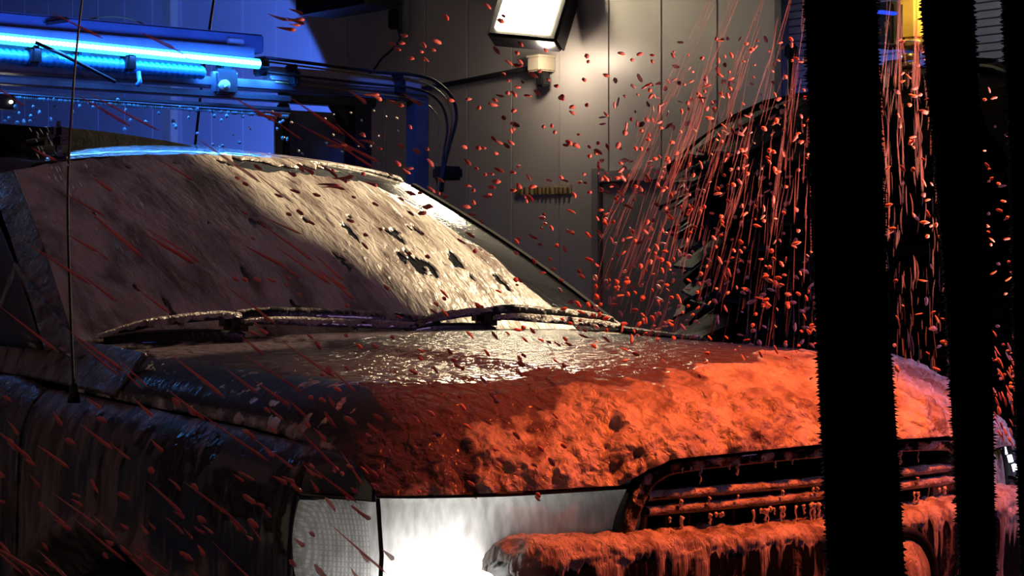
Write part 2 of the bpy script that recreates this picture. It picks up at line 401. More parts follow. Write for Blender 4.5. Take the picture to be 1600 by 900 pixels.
for s in (-1, 1):
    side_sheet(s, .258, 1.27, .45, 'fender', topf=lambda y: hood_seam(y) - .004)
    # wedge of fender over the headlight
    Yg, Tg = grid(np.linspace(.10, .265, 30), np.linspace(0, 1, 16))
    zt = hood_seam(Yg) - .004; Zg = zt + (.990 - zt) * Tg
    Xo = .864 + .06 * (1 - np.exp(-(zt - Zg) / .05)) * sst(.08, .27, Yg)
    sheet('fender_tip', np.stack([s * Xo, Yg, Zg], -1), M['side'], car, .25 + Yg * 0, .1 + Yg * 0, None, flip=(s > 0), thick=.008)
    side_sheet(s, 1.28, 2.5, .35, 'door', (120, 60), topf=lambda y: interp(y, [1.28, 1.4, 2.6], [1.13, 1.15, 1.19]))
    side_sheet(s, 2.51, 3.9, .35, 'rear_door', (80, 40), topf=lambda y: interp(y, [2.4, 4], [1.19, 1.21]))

# windshield
def ws_pt(u, v):
    a = np.abs(2 * u - 1)
    bx, tx = .80, .612
    x = (2 * u - 1) * (bx + (tx - bx) * v)
    yb = 1.185 + .10 * a ** 2.2; yt = 1.90 + .06 * a ** 2.4
    zb = 1.228 - .004 * a; zt = 1.678 - .055 * a ** 2.4
    y = yb + (yt - yb) * v; z = zb + (zt - zb) * v + .035 * np.sin(PI * v) * (1 - .5 * a ** 2)
    return np.stack([x, y, z], -1)
Ug, Vg = grid(np.linspace(0, 1, 320), np.linspace(0, 1, 260))
P = ws_pt(Ug, Vg)
nA = fbm(P, 14, (1.5, .6, .6)); nB = fbm(P, 40, (1.6, .4, .4)); nC = fbm(P, 7)
ue = interp(Vg, [0, .3, .6, .8, .9, 1], [.90, .885, .86, .83, .79, .70]) + (nC - .5) * .09 + (nA - .5) * .05
foam = sst(.0, .035, ue - Ug)
holes = sst(.71, .76, nA + .50 * np.exp(-((Vg - .91 + .10 * (Ug - .6)) / .045) ** 2) * sst(.42, .5, Ug) + .10 * np.exp(-((Ug - .66) / .13) ** 2 - ((Vg - .45) / .3) ** 2))
foam = foam * (1 - .95 * holes)
disp = foam * (.002 + .009 * np.clip(nB - .35, 0, 1) + .005 * nA)
sheet('windshield', P, M['glass'], car, foam * .95, .05 + foam * .6, disp, thick=.006)
# pillars
def band(name, A, B, m, foamv, filmv=.4, dispv=.004, n=(160, 10), thick=.02, par=None, flip=False):
    A = np.array(A, float); B = np.array(B, float)
    t = np.linspace(0, 1, n[0]); k = np.linspace(0, 1, len(A))
    a = np.stack([np.interp(t, k, A[:, i]) for i in range(3)], -1); b = np.stack([np.interp(t, k, B[:, i]) for i in range(3)], -1)
    s_ = np.linspace(0, 1, n[1])[:, None, None]; P = a[None] * (1 - s_) + b[None] * s_
    nn = fbm(P, 35); return sheet(name, P, m, par or car, np.clip(foamv + (nn - .5) * .9, 0, 1) * (foamv > 0), filmv + nn * 0, dispv * nn * (foamv > 0), flip=flip, thick=thick)
vs = np.linspace(0, 1, 14)
near = ws_pt(np.zeros(14), vs); far = ws_pt(np.ones(14), vs)
band('windshield_pillar', near + [-.045, .05, -.012], near + [.004, 0, .004], M['side'], 1.0, flip=True)
band('windshield_pillar', far + [-.004, 0, .004], far + [.045, .05, -.012], M['felt'], 0, flip=True)
band('windshield_seal', far + [-.006, -.004, .006], far + [.012, .0, .006], M['felt'], 0, thick=.012, flip=True)
top = ws_pt(np.linspace(0, 1, 14), np.ones(14))
# roof: header strip with a rounded front edge, then the crown rising to the rear
Ug, Vg = grid(np.linspace(0, 1, 120), np.linspace(0, 1, 80))
T0 = ws_pt(Ug, np.ones_like(Ug)); a = 2 * Ug - 1
yy = T0[..., 1] + .002 + (4.3 - 1.96) * Vg ** 1.6
crown = interp(yy, [1.9, 1.97, 2.1, 2.6, 3.2, 4.3], [0, .014, .030, .085, .115, .09])
wid = interp(yy, [1.9, 2.2, 3, 4.3], [.612, .64, .66, .62]) / .612
edge = -.055 * np.abs(a) ** 2.4 - .05 * sst(.9, 1, np.abs(a))
zz = 1.680 + crown + edge
P = np.stack([T0[..., 0] * wid, yy, zz], -1); nn = fbm(P, 30)
M['roofp'] = foamy('roof_foam', foam=(.5, .45, .42), film=(.12, .1, .1), nscale=30, prough=.12)
sheet('roof', P, M['roofp'], car, .55 * sst(.35, .7, Ug) * sst(.5, 0, Vg) + .1 * nn, .1 + .3 * nn, .002 * nn, flip=False, thick=.02)
# side glass and rear pillars, cabin body behind
for s in (-1, 1):
    n_ = ws_pt(np.full(14, 0 if s < 0 else 1), vs) + np.array([s * .048, .055, -.014])
    B = np.array([[s * .90, 1.40 + (2.5 - 1.40) * 0, 1.16]] * 1)
    g = []
    for k in range(14):
        v = k / 13; g.append([[n_[k][0], n_[k][1] + (3.9 - n_[k][1]) * q, n_[k][2] + (1.14 + .5 * v - n_[k][2]) * 0] for q in np.linspace(0, 1, 30)])
    g = np.array(g); g[..., 0] = s * (.86 - .20 * (g[..., 2] - 1.17) / .5)
    nn = fbm(g, 14, (1, 1, .3))
    sheet('side_window', g, M['side'], car, .25 + .4 * (nn - .5), .25 + nn * .3, None, flip=(s > 0), thick=.006)
MB().box((0, 3.95, .95), (1.7, .1, 1.45), bev=.03).build('tailgate', M['black'], car)
MB().box((0, 2.0, .42), (1.55, 3.6, .25), bev=.05).build('underbody', M['black'], car)
# dashboard-height bulkhead so nothing shows through under the glass
MB().box((0, 1.25, .85), (1.5, .04, .6)).build('bulkhead', M['black'], car)
# cowl with foam and its slots
Ug, Vg = grid(np.linspace(-1, 1, 240), np.linspace(0, 1, 24))
yb = 1.185 + .10 * np.abs(Ug) ** 2.2; yr = 1.065 + .13 * Ug ** 2
Yc = yr + (yb + .01 - yr) * Vg; Pc = np.stack([Ug * .83, Yc, 1.218 - .010 * np.sin(PI * Vg) - .02 * Ug ** 2 + .012 * Vg], -1)
nn = fbm(Pc, 22, (1, 2.5, 1)); slots = (np.abs((Ug * 14) % 1 - .5) < .33) * (np.abs(Vg - .55) < .18)
sheet('cowl', Pc, M['trim'], car, np.clip((.35 + 1.3 * (nn - .45)) * (1 - slots), 0, 1), .35 * (1 - slots), .010 * nn * (1 - slots), thick=.01)
for s in (-1, 1):
    yq = np.linspace(.98, 1.62, 12)
    A = [(s * interp(y, [.98, 1.25, 1.62], [.80, .80, .775]), y, interp(y, [.98, 1.28, 1.62], [1.212, 1.232, 1.40])) for y in yq]
    B = [(s * .868, y, interp(y, [.98, 1.3, 1.62], [1.128, 1.15, 1.16])) for y in yq]
    band('cowl_corner', A, B, M['side'], 1.1, thick=.012, n=(80, 24), flip=(s > 0))
# wipers
def wiper(xa, xp, xb, rise):
    """blade foot at xa, pivot hub near xp, arm end at xb; lies along the foot of the glass"""
    def q(x, lift=0, f=0):
        a = abs(x) / .8; return Vector((x, 1.135 + .085 * a ** 2 - f, 1.244 - .006 * a + lift))
    root = None
    hub = MB().bevbox(q(xp, .026), (.075, .045, .042), .012).tube([q(xp, -.02), q(xp, .03)], .014, 12)
    root = hub.build('wiper', M['trim'], car)
    def ridge(pts, wid, h, name, fv, lab=None):
        pts = np.array([list(p) for p in pts]); t = np.linspace(0, 1, 140); k = np.linspace(0, 1, len(pts))
        c = np.stack([np.interp(t, k, pts[:, i]) for i in range(3)], -1)
        prof = [(-.5, 0), (-.5, .7), (-.2, 1), (.2, 1), (.5, .7), (.5, 0)]
        tap = 1 - .45 * np.abs(2 * t - 1) ** 3
        G = np.stack([c + np.stack([0 * t, a * wid * tap, b * h * tap], -1) for a, b in prof], 0)
        nn = fbm(G, 60); up = np.array([.25, .75, 1, 1, .8, .3])[:, None]
        return sheet(name, G, M['trim'], root, np.clip(fv * up + (nn - .55) * 1.1, 0, 1), .1 + 0 * nn, nn * .004 * up * fv, flip=True)
    L = [q(xa, -.004, .02)] + [q(xa + (xp - xa) * t, .004 + rise * math.sin(t * 1.5), .02) for t in (.3, .6, .85)] + [q(xp, rise + .006, .02)]
    R = [q(xp, rise + .008, .0)] + [q(xp + (xb - xp) * t, rise * (1 - t) ** 1.1 + .010, .0) for t in (.15, .35, .6, .8, 1)]
    ridge(L, .024, .022, 'blade', 1.1); ridge(R, .030, .026, 'wiper_arm', .55)
    R2 = [p + Vector((0, -.03, -.016)) for p in R]
    ridge(R2, .022, .022, 'linkage', 1.0)
    B2 = [q(xa + (xp - xa) * t, -.012, .035) for t in np.linspace(0.02, 1, 6)]
    ridge(B2, .014, .026, 'rubber_strip', .0)
    return root
wiper(-.79, -.47, .07, .030)
wiper(-.04, .22, .68, .028)
# headlights
def hl_curve(n=120):      # plan curve from beside the grille round to the fender
    pts = np.array([(-.385, -.045), (-.45, -.035), (-.55, -.020), (-.65, .0), (-.72, .03), (-.79, .07), (-.84, .115), (-.875, .165), (-.895, .21), (-.902, .262)])
    t = np.linspace(0, 1, n); k = np.linspace(0, 1, len(pts)); sp = np.array([list(v) for v in spline([(a, b, 0) for a, b in pts], 12)])
    d = np.r_[0, np.cumsum(np.linalg.norm(np.diff(sp, axis=0), axis=1))]; d /= d[-1]
    return np.stack([np.interp(t, d, sp[:, 0]), np.interp(t, d, sp[:, 1])], -1)
for s in (-1, 1):
    hl = bpy.data.objects.new('headlight', None); COL.objects.link(hl); hl.parent = car
    c = hl_curve(); t = np.linspace(0, 1, 120)
    zt = .994 - .012 * sst(.80, 1, t) ** 1 - .012 * (t > 2); zb = interp(c[:, 0], [-.91, -.86, -.80, -.70, -.685, -.66, -.3], [.845, .775, .73, .72, .80, .905, .905])
    k = np.linspace(0, 1, 50)[:, None]
    bul = .018 * np.sin(PI * k) ** .6
    nrm = np.gradient(c, axis=0); nrm = np.stack([nrm[:, 1], -nrm[:, 0]], -1); nrm /= np.linalg.norm(nrm, axis=1, keepdims=True)
    if nrm[0, 1] > 0: nrm = -nrm
    G = np.zeros((50, 120, 3)); G[..., 0] = c[:, 0] + nrm[:, 0] * bul; G[..., 1] = c[:, 1] + nrm[:, 1] * bul; G[..., 2] = zt + (zb - zt) * k
    G[..., 0] *= -s
    me = sheet('lens', G, M['lens'] if s < 0 else M['trim'], hl, .9 + 0 * G[..., 0], .5 + 0 * G[..., 0], .003 * fbm(G, 30), flip=(s > 0))
    if s > 0: me['label'] = 'unlit headlight lens buried in foam'
    # housing behind
    H = G.copy(); H[..., 0] -= -s * 0; H[..., 1] = H[..., 1] + .15; H[..., 0] = H[..., 0] * .93
    sheet('reflector', H, M['reflector'], hl, None, None, None, flip=(s > 0))
    # vertical flutes of the side reflector
    fl = MB()
    for i in range(9):
        j = 84 + i * 4; p = c[j]; fl.box((-s * p[0] * .965, p[1] + .035, .87), (.008, .012, .21))
    fl.build('flute', M['reflector'], hl)['kind'] = 'stuff'
    MB().bevbox((s * .735, .12, .83), (.14, .02, .11), .01).build('bulb', M['bulb'] if s < 0 else M['dial'], hl)
    dv_ = MB(); dv_.tube([(s * .853, .103, .995), (s * .853, .092, .90), (s * .853, .103, .76)], .004, 6); dv_.build('divider', M['black'], hl)
    # black gasket along the top and round the grille side
    g = MB(); g.tube([(-s * p[0], p[1] - .012, .999) for p in c[::4]], .005, 6); g.build('gasket', M['black'], hl)
light('AREA', (-.745, .085, .835), (-.80, -.3, .82), (1, .98, .93), .40, shape='RECTANGLE', size=.12, size_y=.06)
light('AREA', (-.62, .09, .93), (-.60, -.3, .95), (1, .98, .93), .03, shape='RECTANGLE', size=.25, size_y=.05)

# grille: dark surround, bars, mesh behind, drips
gr = bpy.data.objects.new('grille', None); COL.objects.link(gr); gr.parent = car
def gfront(x): return -.10 + .02 * (abs(x) / .42) ** 2
pts = [(-.475, .905), (-.470, .94), (-.452, .975), (-.432, 1.005), (-.405, 1.024), (-.36, 1.034), (-.2, 1.040), (0, 1.042)]
pts = pts + [(-x, z) for x, z in pts[-2::-1]]
sp = spline([(x, gfront(x), z) for x, z in pts], 8)
sp = [Vector((p.x * (.97 if p.x < 0 else 1.13), p.y, p.z)) for p in sp]
A = [(p.x, p.y - .006, p.z + .004) for p in sp]; B = [(p.x * .955, p.y - .004, p.z - .014 if p.z > .93 else p.z - .01) for p in sp]
band('grille_surround', A, B, M['trim'], .35, .15, thick=.03, n=(200, 6), par=gr, flip=True)
for zc, rr in ((.979, .0085), (.953, .0085)):
    Xb = np.linspace(-.40, .47, 300); th = np.linspace(-PI * .65, PI * .65, 14)
    Tg, Xg = np.meshgrid(th, Xb, indexing='ij'); G = np.zeros(Tg.shape + (3,))
    G[..., 0] = Xg; G[..., 1] = -.088 + .02 * (Xg / .42) ** 2 - rr * 1.25 * np.cos(Tg); G[..., 2] = zc + rr * np.sin(Tg)
    nn = fbm(G, 60); up = sst(-.6, .5, np.sin(Tg))
    sheet('grille_bar', G, M['trim'], gr, np.clip(.9 * up + (nn - .5) * .7, 0, 1), .3 + 0 * nn, .006 * nn * up, flip=False)
MB().box((0, .02, .93), (.9, .02, .24)).build('grille_back', M['black'], gr)
g = MB()
for i in range(15): g.box((-.40 + i * .057, -.04, .96), (.006, .05, .15))
g.build('grille_rib', M['dark'], gr)['kind'] = 'stuff'
def drips(name, par, items):
    g = MB()
    for (x, y, z, L, r) in items:
        n = 6; g.tube([(x + .002 * math.sin(i * 2 + x * 90), y, z - L * i / n) for i in range(n + 1)], [r * (1.6 - 1.1 * (i / n) ** .5 + (.35 if i == n - 1 else 0)) for i in range(n + 1)], 6)
    o = g.build(name, M['dripfoam'], par, True); o['kind'] = 'stuff'; return o
it = []
for i in range(70):
    x = random.uniform(-.38, .42); row = random.choice((.977, .948, .948, 1.035))
    it.append((x, gfront(x) - .004, row - .006, random.choice((.008, .012, .02, .035)) * random.uniform(.6, 1.2), random.uniform(.0016, .0035)))
drips('foam_drip', gr, it)

# bumper: foam-topped beam in front of the grille and headlights
def bump_y(x): return -.15 + .055 * (abs(x) / .7) ** 2.5
Xb = np.linspace(-.705, .705, 420); prof = []
prof = [(.15, .925), (.10, .930), (.06, .931), (.03, .930), (.012, .926), (.002, .917), (-.002, .902), (-.004, .88), (-.004, .85), (-.003, .82), (0, .78), (.0, .72), (.0, .65), (.02, .55)]
pr_ = np.array([list(v) for v in spline([(a, b, 0) for a, b in prof], 7)])[:, :2]
G = np.zeros((len(pr_), 420, 3)); e = np.clip((np.abs(Xb) - .655) / .05, 0, 1); rnd = 1 - np.sqrt(np.clip(1 - e ** 2, 0, 1))
G[..., 0] = Xb; G[..., 1] = bump_y(Xb) + pr_[:, :1] + rnd * .06; G[..., 2] = pr_[:, 1:] - .022 - rnd * .05 - .004 * np.cos(Xb * 4)
G[..., 2] += .010 * np.clip(np.abs(Xb) - .0, 0, 1) / .7
nn = fbm(G, 20); n2 = fbm(G, 45, (1.3, 1, .25)); n3 = fbm(G, 50)
topm = sst(.872, .892, G[..., 2] + (n2 - .5) * .05)
foam = np.clip(topm * 1.0 + (1 - topm) * (.24 + 1.2 * (n2 - .48)), 0, 1)
bp_ = sheet('bumper', G, M['nose'], car, foam, .3 + 0 * nn, topm * (.003 + .020 * np.clip(n3 - .3, 0, 1)) + (1 - topm) * .008 * n2, flip=True, thick=.012)
# round lamp set into the bumper
fog = bpy.data.objects.new('fog_lamp', None); COL.objects.link(fog); fog.parent = car
def disc(name, c, R, bul, m, fv, n=60, par=None):
    th, rr = np.meshgrid(np.linspace(0, 2 * PI, n), np.linspace(0.001, 1, 24), indexing='ij')
    G = np.stack([c[0] + R * rr * np.cos(th), c[1] - bul * (1 - rr ** 2), c[2] + R * rr * np.sin(th)], -1); nn = fbm(G, 40, (1, 1, .4))
    return sheet(name, G, m, par, np.clip(fv + (nn - .5), 0, 1), .4 + 0 * nn, .006 * nn, flip=True)
disc('lens', (.19, -.165, .785), .082, .035, M['nose'], .85, par=fog)
g = MB(); g.tube([(.19 + .094 * math.cos(a), -.158, .785 + .094 * math.sin(a)) for a in np.linspace(0, 2 * PI, 48)], .011, 8, cap=False); g.build('bezel', M['black'], fog, True)
# lower corner pieces under the headlights (the far one shows past the last curtain strip)
for s in (-1, 1):
    for zt, zb_, lab in ((.905, .835, 1), (.805, .60, 2)):
        t = np.linspace(0, 1, 60); th = t * PI * .5
        cx = s * (.62 + .335 * np.sin(th)); cy = -.055 + .02 + .25 * (1 - np.cos(th)) - .03
        k = np.linspace(0, 1, 30)[:, None]
        G = np.zeros((30, 60, 3)); ro = .03 * (1 - np.clip(k / .22, 0, 1)) ** 2
        G[..., 0] = cx - s * ro; G[..., 1] = cy + ro; G[..., 2] = zt + (zb_ - zt) * k
        if s < 0 and lab == 1: continue
        nn = fbm(G, 40, (1, 1, .3))
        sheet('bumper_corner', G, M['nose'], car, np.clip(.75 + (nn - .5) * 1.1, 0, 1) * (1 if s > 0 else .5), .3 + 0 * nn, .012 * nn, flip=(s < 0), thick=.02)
# wheels
for s in (-1, 1):
    for yy in (.93, 3.2):
        g = MB(); prof = [(.20, .34), (.02, .40), (.0, .38), (.0, .25)]
        n = 40; v = []; f = []
        P_ = [(.0, .22), (-.01, .36), (.02, .395), (.20, .395), (.23, .36), (.23, .2)]
        for i in range(n):
            a = i * 2 * PI / n
            v += [(s * (.90 - dx), yy + r * math.cos(a), .395 + r * math.sin(a)) for dx, r in P_]
        m_ = len(P_)
        for i in range(n):
            for j in range(m_): f.append((i * m_ + j, i * m_ + (j + 1) % m_, ((i + 1) % n) * m_ + (j + 1) % m_, ((i + 1) % n) * m_ + j))
        g.add(v, f); wh = g.build('wheel', M['black'], car, True)
        r_ = MB()
        for k in range(6):
            a = k * PI / 3; r_.bevbox((s * .885, yy + .11 * math.cos(a), .395 + .11 * math.sin(a)), (.03, .2, .05), .008, Matrix.Rotation(a, 3, 'X'))
        r_.tube([(s * .80, yy, .395), (s * .90, yy, .395)], .06, 20); r_.build('rim', M['chrome'], wh)
# aerial on the near fender, rear view camera lump on the roof
g = MB(); g.tube(spline([(-.905, 1.085, 1.125), (-.905, 1.11, 1.5), (-.885, 1.125, 1.75), (-.855, 1.14, 1.95), (-.80, 1.18, 2.2)], 10), [.0032 - .00003 * i for i in range(41)], 8)
g.tube([(-.905, 1.085, 1.11), (-.905, 1.085, 1.15)], [.014, .006], 12); g.build('aerial', M['black'], car, True)
rc = MB(); rc.bevbox((-.42, 2.10, 1.715), (.055, .05, .06), .02); rc.bevbox((-.42, 2.10, 1.74), (.035, .045, .05), .015).tube([(-.50, 2.12, 1.705), (-.46, 2.10, 1.712)], .01, 8)
rc.build('roof_lump', M['trim'], car)
def _at(px, py, Y):
    d = FW + (px - 800) / FPX * RT - (py - 450) / FPX * UP; return CAM + d * (Y - CAM[1]) / d[1]
up_ = [tuple(_at(x, y, 2.25)) for x, y in ((-60, 198), (0, 197), (60, 198), (110, 200), (160, 205), (210, 212), (260, 220), (300, 228), (340, 242))]
nU = len(up_); v = up_ + [(x, y, min(1.70, z - .01)) for x, y, z in up_]; v += [(x, y + .05, z) for x, y, z in v]; fq = []
for i in range(nU - 1): fq += [(i, i + 1, nU + i + 1, nU + i), (2 * nU + i + 1, 2 * nU + i, 3 * nU + i, 3 * nU + i + 1), (i, 2 * nU + i, 2 * nU + i + 1, i + 1)]
MB().add(v, fq).build('roof_deflector', M['brush'], car)
settle(car)
#@@REST
def at(px, py, ax, val):
    d = FW + (px - 800) / FPX * RT - (py - 450) / FPX * UP
    i = 'xyz'.index(ax); return Vector(CAM + d * (val - CAM[i]) / d[i])
def far(px, py, depth): return Vector(CAM + depth * (FW + (px - 800) / FPX * RT - (py - 450) / FPX * UP))
RZ = lambda a: Matrix.Rotation(a, 3, 'Z')

# ------------------------------------------------------------------ wash gantry behind the windscreen
GY = 3.25
ga = empty('wash_gantry', (0, GY, 0), 'blue-lit steel wash gantry spanning behind the car roof with two posts', 'gantry')
def xbeam(name, x0, x1, z0, z1, dy, m, par, y=GY, bev=.006):
    return MB().bevbox(((x0 + x1) / 2, y, (z0 + z1) / 2), (x1 - x0, dy, z1 - z0), bev).build(name, m, par)
xbeam('top_beam', -1.75, .93, 2.128, 2.192, .08, M['bluelit'], ga, GY + .02)
MB().bevbox((-.52, GY + .03, 2.072), (2.45, .012, .085), .003).build('backing_plate', M['pale'], ga)
xbeam('middle_beam', -1.75, 1.62, 2.000, 2.034, .08, M['frame'], ga)
xbeam('middle_rail', -1.75, 1.02, 1.962, 1.985, .05, M['frame'], ga, GY - .03, .004)
xbeam('arm_beam', .95, 1.60, 2.040, 2.085, .06, M['pale'], ga)
xbeam('lower_rail', -1.75, 1.02, 1.932, 1.945, .04, M['frame'], ga, GY - .03, .003)
for x in (-1.70, 1.60): MB().bevbox((x, GY, 1.01), (.062, .07, 2.03), .008).build('post', M['frame'], ga)
MB().bevbox((1.70, GY - .05, 1.74), (.09, .08, .05), .01).build('post_clamp', M['dark'], ga)
for x in (-1.5, -.9, -.35, .25, .78): MB().bevbox((x, GY, 2.08), (.04, .05, .10), .005).build('bracket', M['frame'], ga)
for (px, py) in ((460, 122), (625, 136)):
    p = at(px, py, 'y', GY - .06); MB().bevbox(p, (.022, .05, .055), .006).bevbox(p + Vector((-.012, 0, .035)), (.03, .04, .022), .005).build('hose_clamp', M['dark'], ga)
settle(ga)
# dark framed opening between beam and roof
fr = empty('dark_frame', (1.15, 3.5, 0), 'black rectangular frame with a dull blue panel beside the blue post', 'frame')
a = at(440, 150, 'y', 3.5); b = at(582, 262, 'y', 3.5)
MB().bevbox(((a.x + b.x) / 2, 3.5, a.z + .025), (b.x - a.x, .06, .10), .006).build('top_bar', M['dark'], fr)
q = at(560, 200, 'y', 3.5); MB().bevbox((q.x, 3.5, 1.0), (.085, .06, 2.0), .006).build('side_bar', M['dark'], fr)
MB().bevbox((a.x + .02, 3.52, 1.0), (.03, .05, 1.98), .006).build('side_bar', M['dark'], fr)
MB().bevbox(((a.x + b.x) / 2 - .02, 3.56, 1.0), (b.x - a.x - .06, .02, 1.94), .004).build('panel', M['frame'], fr)
g = MB(); tri = [(q.x - .04, 3.49, a.z - .02), (q.x - .04, 3.49, a.z - .12), (q.x - .12, 3.49, a.z - .02)]
g.add(tri + [(x, y + .04, z) for x, y, z in tri], [(0, 1, 2), (5, 4, 3), (0, 3, 4, 1), (1, 4, 5, 2), (2, 5, 3, 0)]).build('gusset', M['dark'], fr)
settle(fr)

# blue LED tube
lb = empty('led_tube', (0, GY - .09, 2.12), 'long glowing blue LED tube clipped along the front of the gantry', 'light')
p0 = at(0, 60, 'y', GY - .09); p1 = at(404, 100, 'y', GY - .09); dirv = (p1 - p0).normalized(); pL = p0 - dirv * .8
MB().tube([pL, p1], .017, 16).build('diffuser', M['led'], lb, True)
g = MB(); n = 120
for i in range(n):
    c = pL.lerp(p1, (i + .5) / n); g.bevbox(c + Vector((0, -.0165, 0)), (.012, .006, .013), .002)
g.build('led_chip', M['ledcore'], lb)['kind'] = 'stuff'
MB().tube([p1, p1 + dirv * .03], .022, 14).bevbox(p1 + dirv * .022 + Vector((0, .02, -.005)), (.03, .06, .065), .006).build('end_cap', M['dark'], lb, True)
MB().bevbox(pL.lerp(p1, .5) + Vector((0, .032, .02)), ((p1 - pL).length, .02, .045), .004, Matrix.Rotation(0, 3, 'X')).build('housing', M['frame'], lb)
settle(lb)
pm = pL.lerp(p1, .6); light('AREA', pm + Vector((0, -.03, -.02)), pm + Vector((0, -.12, -1.2)), (.04, .25, 1), 6, shape='RECTANGLE', size=1.6, size_y=.02)
light('AREA', pm + Vector((0, -.03, .02)), pm + Vector((0, .25, .5)), (.03, .15, 1), 4, shape='RECTANGLE', size=1.6, size_y=.02)
light('AREA', pm + Vector((0, .03, -.045)), pm + Vector((.0, .12, -.5)), (.03, .20, 1), 16, shape='RECTANGLE', size=1.6, size_y=.02)

# ribbed water pipe under the tube, valve with its dial
pp = empty('water_pipe', (0, GY - .07, 2.07), 'ribbed cyan-lit water pipe running under the LED tube', 'pipe')
a = at(-160, 72, 'y', GY - .07); b = at(318, 114, 'y', GY - .07); pts = []; rs = []
n = 150
for i in range(n + 1): pts.append(a.lerp(b, i / n)); rs.append(.020 + (.003 if i % 3 else -.002))
MB().tube(pts, rs, 14).build('corrugated_tube', M['acryl'], pp, True)
for px in (52, 200): q = at(px, 58 + px * .08 + 24, 'y', GY - .08); MB().bevbox(q, (.035, .06, .06), .008).build('clamp', M['dark'], pp)
q = at(216, 112, 'y', GY - .10); MB().tube([q, q + Vector((0, -.01, -.035)), q + Vector((-.012, -.015, -.045))], .008, 8).build('nozzle', M['acryl'], pp, True)
settle(pp)
vb = empty('pressure_valve', at(352, 130, 'y', GY - .06), 'dark valve box with a small round white dial near the tube end', 'valve')
q = at(350, 128, 'y', GY - .05); MB().bevbox(q, (.085, .05, .085), .008).build('valve_body', M['frame'], vb)
q = at(352, 133, 'y', GY - .085); R_ = .5
MB().tube([q + Vector((0, .02, 0)), q + Vector((-.002, -.006, 0))], .018, 20).build('dial', M['dial'], vb, True)
MB().bevbox(q + Vector((0, -.008, 0)), (.018, .004, .005), .001, Matrix.Rotation(-.5, 3, 'Y')).build('needle', M['led'], vb)
settle(vb)
sb = MB().bevbox(at(362, 66, 'y', GY), (.065, .06, .022), .004).build('sensor_box', M['pale']); tag(sb, 'small pale box sitting on the gantry beam above the tube end', 'box')

# drip rail: row of droplets and falling drops
dripr = empty('drip_rail', (0, GY - .06, 1.95), 'thin rail beaded with a row of tiny bright blue droplets', 'rail')
a = at(-160, 108, 'y', GY - .08); b = at(452, 178, 'y', GY - .08)
a.z = b.z + .012
MB().tube([a, b], .004, 8).build('rail_tube', M['frame'], dripr, True)
g = MB()
for i in range(190):
    c = a.lerp(b, i / 190) - Vector((0, 0, .008)); r = random.choice((.0035, .004, .0055)); g.tube([c + Vector((0, 0, r * 1.3)), c, c - Vector((0, 0, r * 1.5))], [r * .4, r, r * .3], 6)
g.build('bead', M['bluedrop'], dripr, True)['kind'] = 'stuff'
settle(dripr)

# hoses looping down at the right end of the gantry
def hose(name, pxs, Y, r, m, label, group=None):
    P_ = spline([at(px, py, 'y', Y + dy) for px, py, dy in pxs], 10)
    o = MB().tube(P_, r, 10).build(name, m, None, True); return tag(o, label, 'hose', group)
hose('hose', [(412, 90, 0), (470, 97, 0), (600, 113, 0), (640, 116, 0), (678, 126, .02), (706, 152, .04), (713, 185, .05), (703, 225, .03), (694, 262, 0), (690, 300, 0)], GY - .08, .0062, M['black'], 'outer black hose looping from the gantry beam down past the blue post')
hose('hose', [(412, 112, 0), (470, 119, 0), (600, 133, 0), (640, 137, 0), (672, 147, .02), (692, 168, .04), (699, 200, .05), (694, 235, .03), (687, 300, 0)], GY - .09, .0048, M['black'], 'inner black hose looping close beside the blue post')
hose('hose', [(415, 96, 0), (600, 120, 0), (640, 123, 0), (680, 138, .02), (702, 165, .04), (706, 195, .05), (698, 235, .03), (692, 300, 0)], GY - .05, .0035, M['yhose'], 'thin yellowish hose between the two black hoses')
hose('hose', [(430, 128, 0), (600, 148, 0), (650, 156, 0), (676, 172, .02), (686, 200, .04), (682, 300, .03)], GY - .04, .0035, M['yhose'], 'lowest thin yellowish hose bending down behind the post')
hose('cable', [(98, 44, 0), (125, 34, .0), (165, 26, 0), (205, 30, 0), (232, 44, 0), (242, 64, 0)], GY, .0025, M['yhose'], 'thin brown cable arching above the LED tube')
hose('cable', [(55, 66, 0), (95, 84, 0), (130, 102, 0), (180, 128, 0)], GY - .11, .006, M['black'], 'short black cable crossing below the LED tube at left')
hose('cable', [(340, -40, .3), (331, 20, .3), (318, 110, .3), (305, 226, .3)], GY, .005, M['black'], 'thin straight black cable hanging down the blue wall')
o = MB().bevbox(at(88, 33, 'y', GY - .02), (.09, .03, .018), .008, Matrix.Rotation(-.2, 3, 'Y')).build('cable_gland', M['dark']); tag(o, 'small dark lump on the gantry beam where the brown cable starts', 'cable fitting')
# dark equipment under the roof line at the far left
o = empty('exit_sensor', at(8, 160, 'y', GY), 'small black sensor box with a white eye at the left edge', 'sensor')
q = at(6, 160, 'y', GY - .10); MB().bevbox(q, (.06, .05, .045), .006).build('case', M['dark'], o)
MB().tube([q + Vector((.01, -.02, 0)), q + Vector((.01, -.032, 0))], .005, 12).build('eye', M['white'], o, True); settle(o)
o = empty('rear_lamp', at(5, 236, 'y', 4.6), 'glowing warm white lamp low at the left edge behind the roof', 'lamp')
q = at(4, 234, 'y', 4.6); MB().tube([q + Vector((0, .03, 0)), q], [.04, .055], 20).build('lamp_case', M['dark'], o, True)
g = MB(); g.bevbox(q + Vector((0, -.01, 0)), (.09, .03, .05), .014, Matrix.Rotation(.3, 3, 'Y')); g.build('lamp_lens', M['white'], o, True); settle(o)
o = MB().bevbox(at(30, 204, 'y', 3.9), (.50, .05, .035), .008, Matrix.Rotation(.03, 3, 'Y')).build('rail', M['dark']); tag(o, 'dark bar above the roof at the left edge', 'rail')

